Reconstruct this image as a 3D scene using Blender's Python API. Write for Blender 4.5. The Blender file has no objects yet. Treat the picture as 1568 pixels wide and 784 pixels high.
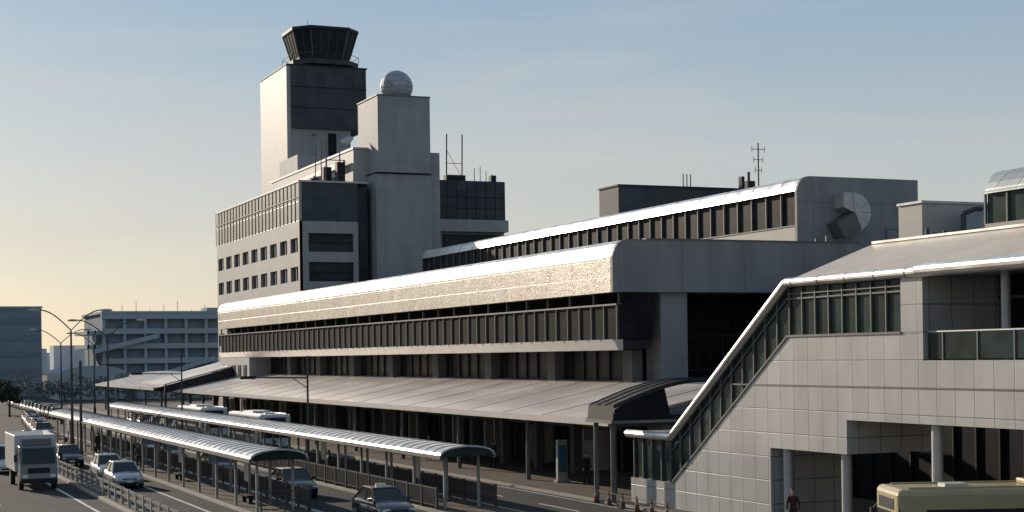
import bpy, bmesh, math, random
from mathutils import Vector, Matrix
random.seed(7)
R=math.radians
scene=bpy.context.scene
# World axes: +Y runs along the terminal (away from the viewer), +X towards the terminal, Z up. Metres.

# ------------------------------------------------------------------ materials
def _base(name):
    m=bpy.data.materials.new(name); m.use_nodes=True
    nt=m.node_tree; b=nt.nodes['Principled BSDF']
    return m,nt,b
def M(name,col,rough=.6,metal=0,var=.12,scale=1.5,bump=0,spec=.5,rvar=0,stretch=(1,1,1),coat=0,emit=0):
    m,nt,b=_base(name)
    tc=nt.nodes.new('ShaderNodeTexCoord'); mp=nt.nodes.new('ShaderNodeMapping'); mp.inputs['Scale'].default_value=stretch
    nt.links.new(tc.outputs['Object'],mp.inputs['Vector'])
    n=nt.nodes.new('ShaderNodeTexNoise'); n.inputs['Scale'].default_value=scale; n.inputs['Detail'].default_value=6
    nt.links.new(mp.outputs['Vector'],n.inputs['Vector'])
    r=nt.nodes.new('ShaderNodeValToRGB')
    r.color_ramp.elements[0].position=.3; r.color_ramp.elements[1].position=.7
    r.color_ramp.elements[0].color=tuple(c*(1-var) for c in col)+(1,)
    r.color_ramp.elements[1].color=tuple(min(1,c*(1+var)) for c in col)+(1,)
    nt.links.new(n.outputs['Fac'],r.inputs['Fac']); nt.links.new(r.outputs['Color'],b.inputs['Base Color'])
    b.inputs['Roughness'].default_value=rough; b.inputs['Metallic'].default_value=metal
    b.inputs['Specular IOR Level'].default_value=spec; b.inputs['Coat Weight'].default_value=coat
    if rvar:
        mr=nt.nodes.new('ShaderNodeMapRange'); mr.inputs['To Min'].default_value=max(0,rough-rvar); mr.inputs['To Max'].default_value=min(1,rough+rvar)
        mr.inputs['From Min'].default_value=.3; mr.inputs['From Max'].default_value=.7
        nt.links.new(n.outputs['Fac'],mr.inputs['Value']); nt.links.new(mr.outputs['Result'],b.inputs['Roughness'])
    if bump:
        bp=nt.nodes.new('ShaderNodeBump'); bp.inputs['Strength'].default_value=bump; bp.inputs['Distance'].default_value=.02
        nt.links.new(n.outputs['Fac'],bp.inputs['Height']); nt.links.new(bp.outputs['Normal'],b.inputs['Normal'])
    return m
def PM(name,col,bw,bh,mortar=.02,mcol=.35,var=.08,rough=.5,metal=0,stain=.15,offz=0,offh=0,plane='w',spark=0,spec=.5):
    """cladding panels with joints; 'w' = vertical walls (x+y,z), 'f' = floors (x,y)"""
    m,nt,b=_base(name)
    tc=nt.nodes.new('ShaderNodeTexCoord'); s=nt.nodes.new('ShaderNodeSeparateXYZ'); c=nt.nodes.new('ShaderNodeCombineXYZ')
    nt.links.new(tc.outputs['Object'],s.inputs[0])
    if plane=='w':
        a=nt.nodes.new('ShaderNodeMath'); a.operation='ADD'
        nt.links.new(s.outputs['X'],a.inputs[0]); nt.links.new(s.outputs['Y'],a.inputs[1])
        a2=nt.nodes.new('ShaderNodeMath'); a2.operation='ADD'; a2.inputs[1].default_value=offh
        nt.links.new(a.outputs[0],a2.inputs[0])
        z=nt.nodes.new('ShaderNodeMath'); z.operation='ADD'; z.inputs[1].default_value=offz
        nt.links.new(s.outputs['Z'],z.inputs[0])
        nt.links.new(a2.outputs[0],c.inputs[0]); nt.links.new(z.outputs[0],c.inputs[1])
    else:
        nt.links.new(s.outputs['X'],c.inputs[0]); nt.links.new(s.outputs['Y'],c.inputs[1])
    br=nt.nodes.new('ShaderNodeTexBrick'); br.offset=0; br.inputs['Scale'].default_value=1
    br.inputs['Brick Width'].default_value=bw; br.inputs['Row Height'].default_value=bh
    br.inputs['Mortar Size'].default_value=mortar; br.inputs['Mortar Smooth'].default_value=.3
    br.inputs['Color1'].default_value=tuple(x*(1-var) for x in col)+(1,)
    br.inputs['Color2'].default_value=tuple(min(1,x*(1+var)) for x in col)+(1,)
    br.inputs['Mortar'].default_value=tuple(x*mcol for x in col)+(1,)
    nt.links.new(c.outputs[0],br.inputs['Vector'])
    n=nt.nodes.new('ShaderNodeTexNoise'); n.inputs['Scale'].default_value=.6; n.inputs['Detail'].default_value=8
    mp=nt.nodes.new('ShaderNodeMapping'); mp.inputs['Scale'].default_value=(1.5,1.5,.4) if plane=='w' else (1,1,1)
    nt.links.new(tc.outputs['Object'],mp.inputs['Vector']); nt.links.new(mp.outputs['Vector'],n.inputs['Vector'])
    mr=nt.nodes.new('ShaderNodeMapRange'); mr.inputs['From Min'].default_value=.3; mr.inputs['From Max'].default_value=.7
    mr.inputs['To Min'].default_value=1-stain; mr.inputs['To Max'].default_value=1+stain*.4
    nt.links.new(n.outputs['Fac'],mr.inputs['Value'])
    mx=nt.nodes.new('ShaderNodeVectorMath'); mx.operation='SCALE'
    nt.links.new(br.outputs['Color'],mx.inputs[0]); nt.links.new(mr.outputs['Result'],mx.inputs['Scale'])
    nt.links.new(mx.outputs[0],b.inputs['Base Color'])
    b.inputs['Roughness'].default_value=rough; b.inputs['Metallic'].default_value=metal; b.inputs['Specular IOR Level'].default_value=spec
    bp=nt.nodes.new('ShaderNodeBump'); bp.inputs['Strength'].default_value=.5; bp.inputs['Distance'].default_value=.01; bp.invert=True
    nt.links.new(br.outputs['Fac'],bp.inputs['Height'])
    if spark:
        n2=nt.nodes.new('ShaderNodeTexNoise'); n2.inputs['Scale'].default_value=5.5; n2.inputs['Detail'].default_value=5; n2.inputs['Roughness'].default_value=.75
        nt.links.new(tc.outputs['Object'],n2.inputs['Vector'])
        m2=nt.nodes.new('ShaderNodeMapRange'); m2.inputs['From Min'].default_value=.35; m2.inputs['From Max'].default_value=.65
        m2.inputs['To Min'].default_value=rough-spark; m2.inputs['To Max'].default_value=rough+spark
        nt.links.new(n2.outputs['Fac'],m2.inputs['Value']); nt.links.new(m2.outputs['Result'],b.inputs['Roughness'])
        b2=nt.nodes.new('ShaderNodeBump'); b2.inputs['Strength'].default_value=.6; b2.inputs['Distance'].default_value=.04
        nt.links.new(n2.outputs['Fac'],b2.inputs['Height']); nt.links.new(bp.outputs['Normal'],b2.inputs['Normal']); nt.links.new(b2.outputs['Normal'],b.inputs['Normal'])
    else: nt.links.new(bp.outputs['Normal'],b.inputs['Normal'])
    return m

asphalt=M('asphalt',(.036,.036,.039),.9,var=.3,scale=.35,bump=.2,spec=.15)
groundm=M('ground_mat',(.075,.075,.07),.95,var=.3,scale=.08,spec=.2)
paving=PM('paving',(.11,.088,.07),.6,.6,.012,.6,.12,.85,plane='f',spec=.2)
concrete=M('concrete',(.30,.29,.27),.85,var=.15,scale=1.2,bump=.2)
kerbm=M('kerb_concrete',(.30,.28,.25),.85,var=.2,scale=1.2)
white_paint=M('road_paint',(.55,.55,.53),.75,var=.3,scale=3)
band_pm=PM('band_panel',(.46,.425,.38),.825,.97,.018,.72,.06,.34,.45,.22,offz=-10.75,spark=.13)
end_pm=PM('end_panel',(.235,.235,.245),4.2,3.6,.03,.7,.04,.6,0,.2,offz=-10.2,spec=.3)  # albedo lowered to put the shade of the end faces into the colour
beige=M('beige_wall',(.36,.34,.31),.6,var=.08,scale=.8)
pier_m=M('pier_wall',(.10,.10,.10),.8,var=.1,scale=.8,spec=.2)
pale=M('pale_sill',(.46,.44,.41),.45,var=.08,scale=.8)
metal=M('bright_metal',(.88,.85,.81),.36,.8,var=.05,scale=.7,rvar=.08)
canopy_m=M('canopy_metal',(.64,.58,.53),.42,.3,var=.10,scale=.25,rvar=.07)
seam_m=M('seam_metal',(.20,.18,.17),.6,.1)
screen=PM('louvre_screen',(.032,.031,.030),.30,.22,.02,.6,.15,.8,spec=.04)
glass=M('dark_glass',(.018,.022,.025),.14,var=.4,scale=.3,spec=.4)
glass_m=M('matt_dark_glass',(.014,.015,.018),.5,var=.5,scale=.5,spec=.06)
glass_o=M('office_window_glass',(.035,.04,.047),.5,var=.4,scale=.5,spec=.1)  # lightened so the glass colour carries some distance haze
glass_g=M('green_dark_glass',(.026,.044,.041),.3,var=.5,scale=.9,spec=.12)
dark=M('dark_interior',(.010,.010,.011),.9,spec=.05)
frame_m=M('frame_metal',(.13,.13,.13),.55,.3,spec=.3)
frame_d=M('dark_frame',(.03,.03,.034),.6,.1,spec=.15)
roofing=M('roofing',(.2,.2,.2),.9)
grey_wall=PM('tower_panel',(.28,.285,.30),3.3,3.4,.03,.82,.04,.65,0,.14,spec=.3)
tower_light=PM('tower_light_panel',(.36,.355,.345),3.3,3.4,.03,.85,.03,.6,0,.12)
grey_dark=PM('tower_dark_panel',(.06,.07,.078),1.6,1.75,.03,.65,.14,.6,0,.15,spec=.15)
office_w=PM('office_wall',(.30,.30,.30),3.5,3.5,.03,.85,.03,.65,0,.15)
office_gl=PM('office_glazing',(.28,.27,.25),1.35,2.3,.05,.35,.1,.35,.1,.05,offz=-23.5)
clad=PM('stair_cladding',(.49,.48,.465),.98,.98,.022,.38,.06,.36,.1,.18,offh=.3)
cream=PM('cream_roof',(.70,.59,.46),1.2,50,.02,.8,.04,.36,.15,.1)
pole_m=M('pole_paint',(.06,.06,.065),.5,.2,spec=.3)
pole_l=M('pole_light',(.42,.42,.42),.45,.3)
haze1=M('haze_tint_concrete',(.34,.395,.44),.9,var=.05,scale=.2,spec=.1)  # paled and blued: distance haze is put into the colour
haze2=M('haze_tint_dark',(.20,.25,.29),.9,var=.08,scale=.2,spec=.1)  # distance haze painted in as a lighter blue-grey
haze3=M('haze_tint_far',(.52,.57,.60),.95,var=.05,scale=.05,spec=.1)  # skyline colour washed out to stand for haze
shelter_m=M('shelter_roof',(.54,.56,.57),.33,.2,var=.15,scale=.8,rvar=.08)
hall_m=PM('hall_glass_roof',(.50,.53,.53),1.6,5,.05,.45,.08,.3,.4,.1)
rubber=M('tyre',(.02,.02,.02),.9)
chrome=M('wheel_metal',(.4,.4,.4),.3,.9)
lampw=M('headlamp',(.75,.75,.72),.1)
lampr=M('tail_lamp',(.4,.02,.02),.2)
orange=M('cone_orange',(.16,.035,.025),.8)
skin=M('skin',(.45,.28,.2),.6); hairm=M('hair',(.02,.015,.012),.7)
radome_m=PM('radome_panel',(.32,.35,.38),.75,.75,.035,.6,.16,.6)

# ------------------------------------------------------------------ mesh helpers
class G:
    def __init__(s,name): s.name=name; s.parts={}; s.smooth=set(); s.bev={}
    def add(s,part,mat,vs,fs):
        k=s.parts.setdefault(part,(mat,[],[])); o=len(k[1])
        k[1].extend([tuple(v) for v in vs]); k[2].extend([tuple(i+o for i in f) for f in fs])
    def box(s,part,mat,x0,x1,y0,y1,z0,z1):
        vs=[(x,y,z) for x in (x0,x1) for y in (y0,y1) for z in (z0,z1)]
        s.add(part,mat,vs,[(0,1,3,2),(4,6,7,5),(0,4,5,1),(2,3,7,6),(0,2,6,4),(1,5,7,3)])
    def prism(s,part,mat,pts,axis,a0,a1):
        f={'y':lambda p,a:(p[0],a,p[1]),'x':lambda p,a:(a,p[0],p[1]),'z':lambda p,a:(p[0],p[1],a)}[axis]
        n=len(pts); vs=[f(p,a0) for p in pts]+[f(p,a1) for p in pts]
        fs=[tuple(range(n)),tuple(range(2*n-1,n-1,-1))]+[(i,(i+1)%n,n+(i+1)%n,n+i) for i in range(n)]
        s.add(part,mat,vs,fs)
    def cyl(s,part,mat,p0,p1,r,n=10,r2=None):
        p0=Vector(p0);p1=Vector(p1); r2=r if r2 is None else r2
        d=(p1-p0).normalized(); a=d.orthogonal().normalized(); b=d.cross(a)
        vs=[];
        for p,rr in ((p0,r),(p1,r2)):
            for i in range(n):
                t=2*math.pi*i/n; vs.append(p+rr*(math.cos(t)*a+math.sin(t)*b))
        s.add(part,mat,vs,[tuple(range(n)),tuple(range(2*n-1,n-1,-1))]+[(i,(i+1)%n,n+(i+1)%n,n+i) for i in range(n)])
    def tube(s,part,mat,pts,r,n=8):
        for a,b in zip(pts[:-1],pts[1:]): s.cyl(part,mat,a,b,r,n)
    def sphere(s,part,mat,c,r,seg=20,ring=12,sc=(1,1,1)):
        vs=[];fs=[]
        for j in range(ring+1):
            ph=math.pi*j/ring
            for i in range(seg):
                t=2*math.pi*i/seg
                vs.append((c[0]+r*sc[0]*math.sin(ph)*math.cos(t),c[1]+r*sc[1]*math.sin(ph)*math.sin(t),c[2]+r*sc[2]*math.cos(ph)))
        for j in range(ring):
            for i in range(seg):
                fs.append((j*seg+i,j*seg+(i+1)%seg,(j+1)*seg+(i+1)%seg,(j+1)*seg+i))
        s.add(part,mat,vs,fs)
    def meshes(s):
        out=[]
        for part,(mat,vs,fs) in s.parts.items():
            me=bpy.data.meshes.new(part); me.from_pydata(vs,[],fs); me.validate()
            bm=bmesh.new(); bm.from_mesh(me)
            bmesh.ops.remove_doubles(bm,verts=bm.verts,dist=1e-5) if part in s.smooth else None
            bmesh.ops.recalc_face_normals(bm,faces=bm.faces); bm.to_mesh(me); bm.free()
            me.materials.append(mat)
            if part in s.smooth:
                for p in me.polygons: p.use_smooth=True
            out.append((part,me,s.bev.get(part,0)))
        return out
    def build(s,loc=(0,0,0),rot=0): return place(s.name,s.meshes(),loc,rot)
def place(name,ms,loc=(0,0,0),rot=0):
    e=bpy.data.objects.new(name,None); scene.collection.objects.link(e); e.location=loc; e.rotation_euler=(0,0,rot)
    for part,me,bv in ms:
        o=bpy.data.objects.new(part,me); scene.collection.objects.link(o); o.parent=e
        if bv:
            md=o.modifiers.new('bevel','BEVEL'); md.width=bv; md.segments=3; md.limit_method='ANGLE'
    return e
def frange(a,b,s):
    n=int(round((b-a)/s)); return [a+s*i for i in range(n+1)]
def arc(cx,cz,r,a0,a1,n=8): return [(cx+r*math.cos(R(a0+(a1-a0)*i/n)),cz+r*math.sin(R(a0+(a1-a0)*i/n))) for i in range(n+1)]
def eave(x,z,h):
    """profile of a swept sheet-metal eave: steep at the wall, rolling over to flat"""
    return [(x,z),(x+.06*h,z+.2*h),(x+.17*h,z+.45*h),(x+.34*h,z+.72*h),(x+.6*h,z+.91*h),(x+1.0*h,z+1.0*h)]

# ------------------------------------------------------------------ ground, roads
def sheet(name,mat,x0,x1,y0,y1,z):
    me=bpy.data.meshes.new(name); me.from_pydata([(x0,y0,z),(x1,y0,z),(x1,y1,z),(x0,y1,z)],[],[(0,1,2,3)]); me.materials.append(mat)
    o=bpy.data.objects.new(name,me); scene.collection.objects.link(o)
sheet('ground',groundm,-3000,3000,-600,5000,0)
sheet('road',asphalt,-2,34,-40,290,.004)
g=G('road_markings')
for x in (11.4,16.1): g.box('edge_line',white_paint,x-.08,x+.08,20,170,.006,.009)
for y in frange(20,200,9): g.box('lane_dashes',white_paint,7.4,7.52,y,y+4.5,.006,.009)
for y in frange(20,200,9): g.box('lane_dashes',white_paint,31.2,31.32,y,y+4.5,.006,.009)
g.box('edge_line',white_paint,20.75,20.87,20,165,.006,.009); g.box('edge_line',white_paint,33.5,33.6,20,230,.006,.009)
g.build()
g=G('asphalt_patches')
pm=M('patch_asphalt',(.026,.026,.028),.9,var=.2,scale=2,spec=.15); 
for x0,x1,y0,y1 in ((22.5,24,72,79),(29.2,30.4,74,95),(8.2,9.4,84,101),(14,15.2,70,82),(31.5,33.2,98,104),(23,23.5,82,110)): g.box('patches',pm,x0,x1,y0,y1,.0045,.0055)
g.build()
def island(x0,x1,y0,y1,name='traffic_island'):
    g=G(name); g.box('kerb',kerbm,x0,x1,y0,y1,0,.13); g.box('paving',paving,x0+.2,x1-.2,y0+.2,y1-.2,.1,.134); g.build()
island(17.4,20.4,30,168); island(25.2,28.6,30,185); island(12.5,13.3,30,170)
island(34,60,20,260,'sidewalk')

# ------------------------------------------------------------------ airport terminal
T=G('airport_terminal')
Y0,Y1=80.4,182
T.box('core_glazing',glass_m,43.6,99,84.2,181.5,0.1,10.7)
T.prism('window_strip_sill',pale,[(41.0,8.07),(41.3,7.45),(41.6,7.45),(41.6,8.07)],'y',Y0,Y1)
T.box('overhang_soffit',frame_d,41.61,43.6,Y0+.2,Y1,7.5,8.06)
T.box('louvre_window_strip',screen,41.32,43.58,Y0+.1,Y1,8.07,10.04)
T.box('strip_end_glass',glass_m,41.5,43.59,Y0+.05,Y0+.09,8.07,10.79)
for y in frange(Y0+.06,Y1,1.65): T.box('strip_mullions',frame_m,41.22,41.32,y-.03,y+.03,8.07,10.04); T.box('sill_joints',frame_m,40.98,41.02,y-.02,y+.02,7.97,8.07)
T.box('strip_rail',frame_m,41.17,41.35,Y0,Y1,10.04,10.14)
T.box('clerestory_glass',dark,42.2,43.58,Y0+.3,Y1,10.14,10.8)
for y in frange(Y0+.5,Y1,3.3): T.box('clerestory_posts',frame_m,41.6,41.75,y-.08,y+.08,10.14,10.8)
T.box('band_wall',band_pm,41.0,99,Y0+.3,Y1,10.8,12.85)
pr=eave(41.0,12.85,1.0)
T.prism('rounded_parapet',metal,pr+[(43.2,13.85),(43.2,12.85)],'y',Y0+.32,Y1)
T.prism('end_wall',end_pm,[(40.99,10.8)]+[(x-.01,z+.01) for x,z in pr]+[(58,13.86),(58,10.8)],'y',Y0,Y0+.3)
T.box('parapet_cap',frame_m,43.2,58.1,Y0-.03,Y0+.5,13.87,13.93)
T.box('roof',roofing,43.2,99,Y0+.5,Y1,12.96,13.2)
for y in frange(Y0+2,Y1,10.8): T.box('recess_piers',pier_m,42.9,43.6,y-.6,y+.6,5.2,7.45)
for y in frange(Y0+2,Y1,1.8): T.box('recess_mullions',frame_d,43.5,43.6,y-.04,y+.04,5.6,7.45)
for y in frange(84.5,Y1,5.4): T.box('ground_floor_columns',pier_m,40.2,40.75,y-.28,y+.28,.13,4.75)
for y in frange(84.5,Y1,1.35): T.box('ground_floor_mullions',frame_m,43.5,43.6,y-.04,y+.04,.13,4.2)
T.box('ground_floor_transom',frame_m,43.45,43.6,84.3,Y1,2.6,2.75)
T.box('ground_floor_fascia',pier_m,43.3,43.6,84.3,Y1,3.5,4.2)
for i,y in enumerate(frange(87,Y1,8.1)): T.box('door_vestibules',pale if i%3==0 else frame_m,42.6,43.45,y-1.0,y-.8,.13,2.6); T.box('door_vestibules',pale if i%3==0 else frame_m,42.6,43.45,y+.8,y+1.0,.13,2.6)
T.box('end_column',grey_wall,44.4,46.2,81.0,82.8,.13,10.8)
T.box('end_column',grey_wall,56,58,81.0,82.8,.13,10.8)
for x in frange(43.8,58,.95): T.box('end_mullions',frame_d,x-.035,x+.035,84.08,84.2,.13,10.7)
for z in (3.0,5.6,6.1,8.2): T.box('end_transoms',frame_d,43.6,58,84.05,84.2,z,z+.14)
T.box('far_end_wall',office_w,41.2,44,Y1-14,Y1-.01,4.4,7.44)
for y in frange(Y1-12.8,Y1-2,2.6): T.box('far_end_windows',glass_m,41.14,41.2,y,y+1.3,5.3,6.6)
L0,L1=90.2,164.4
T.box('lantern_base',beige,60.0,70,L0,L1,13.2,15.8)
T.box('lantern_glass',glass_m,60.25,70,L0,L1,15.8,18.2)
for y in frange(L0+.1,L1,1.9): T.box('lantern_mullions',frame_m,60.1,60.25,y-.05,y+.05,15.8,18.2)
T.box('lantern_sill',frame_m,59.95,60.25,L0,L1,15.76,15.84)
lp=eave(59.95,18.15,1.0)
T.prism('lantern_rounded_roof',metal,lp+[(70,19.15),(70,18.15)],'y',L0,L1)
for y in frange(L0+1.9,L1,3.8):
    T.prism('lantern_roof_joints',seam_m,[(x-.012,z+.012) for x,z in lp]+[(x+.05,z-.05) for x,z in reversed(lp)],'y',y-.03,y+.03)
T.prism('lantern_end_wall',end_pm,[(59.94,13.2)]+[(x-.02,z+.02) for x,z in lp]+[(70.01,19.17),(70.01,13.2)],'y',L0-.25,L0-.002)
T.box('lantern_door',frame_m,67.2,69.1,L0-.30,L0-.25,13.5,15.7)
T.box('lantern_door_leaf',end_pm,67.3,69.0,L0-.32,L0-.30,13.5,15.6)
dc=(63.75,16.65)
for i in range(6):
    a0,a1=95-i*32,95-(i+1)*32+1.5
    rr=1.35
    T.prism('air_duct_elbow',pole_l,[dc,(dc[0]+rr*math.cos(R(a0)),dc[1]+rr*math.sin(R(a0))),(dc[0]+rr*math.cos(R(a1)),dc[1]+rr*math.sin(R(a1)))],'y',L0-1.5,L0-.26)
T.prism('air_duct_outlet',frame_m,[(63.75,16.7),(64.3,15.5),(62.9,14.9),(62.3,15.9)],'y',L0-1.55,L0-.27)
T.prism('air_duct_elbow',pole_l,[(62.9,18.0),(63.8,18.0),(63.8,16.65),(62.9,17.0)],'y',L0-1.45,L0-.28)
for x,h in ((61.5,.5),(62.3,.7),(66,.4)): T.cyl('roof_vents',frame_m,(x-4,84,13.2),(x-4,84,13.9+h),.18,10)
T.build()

g=G('rooftop_plant_room'); g.box('walls',grey_dark,67,81.5,130,134,13.2,22.9); g.box('roof_edge',frame_d,66.9,81.6,129.9,134.1,22.9,23.05)
g.build()
g=G('radio_mast')
g.cyl('mast',pole_m,(81,128,13.2),(81,128,27.2),.07); g.cyl('mast',pole_m,(79.9,128,13.2),(79.9,128,24.4),.14)
for z,w in ((26.6,.7),(25.6,.5),(24.6,.35)): g.cyl('aerial_arms',pole_m,(81-w,128,z),(81+w,128,z),.035); g.cyl('aerial_arms',pole_m,(81-w,128,z-.3),(81-w,128,z+.3),.03); g.cyl('aerial_arms',pole_m,(81+w,128,z-.3),(81+w,128,z+.3),.03)
g.box('equipment',frame_d,79.5,80.3,127.5,128.5,22.6,23.5); g.box('equipment',frame_d,78.9,79.2,127.6,128.2,22.6,23.9)
g.build()
g=G('rooftop_vents')
for x in (74.2,74.6,75.0): g.cyl('vent_pipe',pole_m,(x,130.5,23),(x,130.5,24.3),.05)
g.build()

# ------------------------------------------------------------------ sidewalk canopy
def canopy(y0,y1,name='sidewalk_canopy'):
    C=G(name)
    C.prism('roof_sheet',canopy_m,[(35,3.95),(43.4,5.62),(43.4,5.5),(35,3.83)],'y',y0,y1)
    C.box('edge_beam',pale,34.85,35.05,y0,y1,3.66,3.98)
    k=0
    for y in frange(y0+3,y1,.9):
        big=k%6==0
        C.prism('roof_seams' if big else 'fine_seams',seam_m if big else canopy_m,[(35.06,3.955),(43.39,5.61),(43.39,5.62+(.02 if big else .01)),(35.06,3.962+(.02 if big else .01))],'y',y-(.045 if big else .012),y+(.045 if big else .012)); k+=1
    for y in frange(y0+2,y1,5.4):
        C.box('rafters',pier_m,35.1,43.3,y-.12,y+.12,3.5,3.82)
    for y in frange(y0+2,y1,10.8):
        C.cyl('posts',frame_m,(36.2,y,.13),(36.2,y,3.6),.14,12)
    C.build()
canopy(69.1,178); canopy(190,236)
g=G('raised_entrance_canopy')
g.prism('roof',canopy_m,[(33.5,4.6),(43,7.0),(43,6.85),(33.5,4.45)],'y',176,190)
g.prism('end_fascia',frame_d,[(33.5,4.4),(43,6.8),(43,5.7),(33.5,3.6)],'y',175.7,175.95)
for x in (34,36.8): g.cyl('posts',pole_m,(x,178,.13),(x,178,4.5),.14)
g.build()
g=G('arched_glass_canopy')
top=[(33.7,4.0),(33.75,4.75)]+[(33.75+8.4*t,4.75+1.2*math.sin(min(1,t*1.7)*math.pi*.5)) for t in [i/12 for i in range(1,13)]]
g.prism('arched_roof',frame_d,top+[(x,z-.14) for x,z in reversed(top[1:])]+[(33.82,4.0)],'y',66.3,69.0)
g.prism('front_fascia',glass_m,[(33.83,4.05),(33.85,4.6)]+[(x,z-.15) for x,z in top[2:6]]+[(36.9,4.05)],'y',66.36,66.42)
for y in frange(66.4,68.9,.83): g.prism('ribs',frame_d,[(x,z+.003) for x,z in top[1:]]+[(x,z+.04) for x,z in reversed(top[1:])],'y',y-.02,y+.02)
g.box('edge_beam',frame_m,33.6,33.69,66.25,69.05,3.92,4.08); g.box('edge_beam',frame_m,33.7,40,66.2,66.29,3.92,4.05)
for x,y in ((34.0,66.9),(34.0,68.7)): g.cyl('posts',frame_m,(x,y,.13),(x,y,4.0),.13,12)
g.build()

# ------------------------------------------------------------------ covered stair and footbridge
S=G('covered_stair_and_footbridge')
S.prism('clad_wall',clad,[(67,.13),(67,1.3),(62.9,1.3),(53.3,7.8),(44.8,7.8),(44.8,6.84),(20,6.84),(20,4.6),(49.4,4.6),(49.4,3.3),(54.7,3.3),(54.7,.13)],'x',35,39)
S.prism('glazing',glass_g,[(66.85,1.3),(66.85,3.25),(62.95,3.25),(53.4,9.78),(46,9.78),(46,7.8),(53.3,7.8),(62.9,1.3)],'x',35.12,38.9)
def ztop(y): return 9.78 if y<53.4 else (3.25 if y>62.95 else 9.78-(y-53.4)*(9.78-3.25)/(62.95-53.4))
def zbot(y): return 7.8 if y<53.3 else (1.3 if y>62.9 else 7.8-(y-53.3)*6.5/9.6)
for y in frange(46.05,66.85,.9): S.box('mullions',frame_m,35.03,35.12,y-.03,y+.03,zbot(y),ztop(y))
S.box('transom',frame_m,35.04,35.12,46,53.4,9.3,9.36)
S.box('transom',frame_m,35.04,35.12,46,53.4,9.5,9.54)
S.prism('transom',frame_m,[(53.4,9.3),(53.4,9.36),(62.95,2.83),(62.95,2.77)],'x',35.04,35.12)
S.prism('sill_rail',frame_m,[(53.3,7.8),(53.3,7.9),(62.9,1.4),(62.9,1.3)],'x',34.95,35.12)
S.box('sill_rail',frame_m,34.95,35.12,46,53.3,7.8,7.88)
S.prism('roof',metal,[(67.2,3.25),(67.2,3.5),(62.9,3.55),(53.3,10.1),(44.8,10.1),(44.8,9.8),(53.3,9.8),(62.9,3.25)],'x',34.95,39.2)
S.tube('roof_edge_tube',metal,[(34.95,67.2,3.4),(34.95,62.9,3.4),(34.95,53.3,9.97),(34.95,44.9,9.97)],.19,14)
for y in frange(45.5,53,1.8): S.cyl('tube_joints',frame_m,(34.95,y,9.97),(34.95,y+.05,9.97),.197,14)
S.box('end_pier',clad,34.985,38.95,44.8,46.0,7.8,9.8)
S.box('end_pier',clad,34.985,38.95,44.78,44.8,6.84,9.8)
S.tube('bridge_roof_tube',metal,[(34.9,44.85,10.0),(34.9,20,10.0)],.24,14)
S.box('bridge_roof',metal,34.9,44,20,44.78,9.85,10.15)
S.box('bridge_glazing',glass_m,38.4,38.6,20,44.78,6.84,9.85)
for y in frange(20,44.5,1.45): S.box('bridge_mullions',frame_m,38.28,38.4,y-.04,y+.04,6.84,9.85)
S.box('bridge_glazing_rail',frame_m,38.28,38.4,20,44.78,9.0,9.1)
S.cyl('bridge_column',pole_l,(36.1,41.8,6.84),(36.1,41.8,9.85),.16,14); S.cyl('bridge_column',pole_l,(36.1,33,6.84),(36.1,33,9.85),.16,14)
S.box('balustrade_glass',glass_g,35.15,35.19,20,44.7,6.9,7.8)
S.cyl('balustrade_rail',pole_l,(35.17,20,7.84),(35.17,44.75,7.84),.04)
for y in frange(20.5,44.7,1.8): S.box('balustrade_posts',frame_m,35.12,35.15,y-.03,y+.03,6.84,7.84)
S.box('joint_strip',frame_m,34.975,35,30,57.5,5.84,5.9)
for y,z in ((54.0,3.3),(50.0,3.3),(44.6,4.6),(38,4.6)): S.cyl('ground_columns',pole_l,(35.4,y,.13),(35.4,y,z),.2,16)
S.build()

K=G('connecting_building')
K.box('dark_glazed_body',glass_m,45,99,20,68,.1,10.39)
K.prism('sloping_cream_roof',cream,[(44.3,10.7),(50,12.8),(50,12.5),(44.3,10.4)],'y',20,68)
K.box('flat_roof',roofing,50.01,80,20,68,12.3,12.75)
K.box('back_roof_wall',end_pm,58.3,80,68.01,80.2,10.4,12.75)
K.prism('shadow_end_gable',end_pm,[(44.35,10.4),(50,12.49),(58.3,12.29),(58.3,10.4)],'y',67.8,67.98)  # dark gable at the roof end stands in for a shadow on the cream roof
K.box('roof_edge_trim',metal,49.9,50.1,20,68,12.81,12.93)
for y in frange(21,68,1.5): K.box('mullions',frame_d,44.88,45,y-.05,y+.05,.13,10.39)
for x in frange(46,98,2): K.box('end_mullions',frame_d,x-.05,x+.05,68,68.08,.13,10.39)
K.box('rooftop_shed',beige,61,72,78,80.3,12.76,16.2); K.box('rooftop_shed_roof',pole_l,60.9,72.1,77.9,80.36,16.2,16.35)
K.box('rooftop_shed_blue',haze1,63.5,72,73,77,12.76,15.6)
for x in (60.2,60.7,61.5,62.2): K.cyl('pipes',pole_m,(x,76.5,12.8),(x,76.5,14.3+.2*math.sin(x*9)),.12)
K.tube('pipes',pole_m,[(62.5,76,12.8),(62.5,76,15.4),(63.1,75.6,15.7),(64.2,75.6,15.7)],.16)
K.tube('handrail',pole_m,[(58.5,77,13.7),(64,77,13.7)],.03)
for x in frange(58.5,64,1.1): K.cyl('handrail',pole_m,(x,77,12.76),(x,77,13.7),.03,6)
K.build()
g=G('rooftop_glazed_hall')
g.box('base',beige,52.3,62,30,62,12.76,13.4)
g.box('windows',glass_g,52.5,62,30,62,13.4,14.9)
g.prism('rounded_glass_roof',hall_m,eave(52.3,14.9,1.2)+[(62,16.1),(62,14.9)],'y',30,62)
for y in frange(30.1,62,1.6): g.box('mullions',frame_m,52.38,52.5,y-.05,y+.05,13.4,14.9)
g.build()

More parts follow.
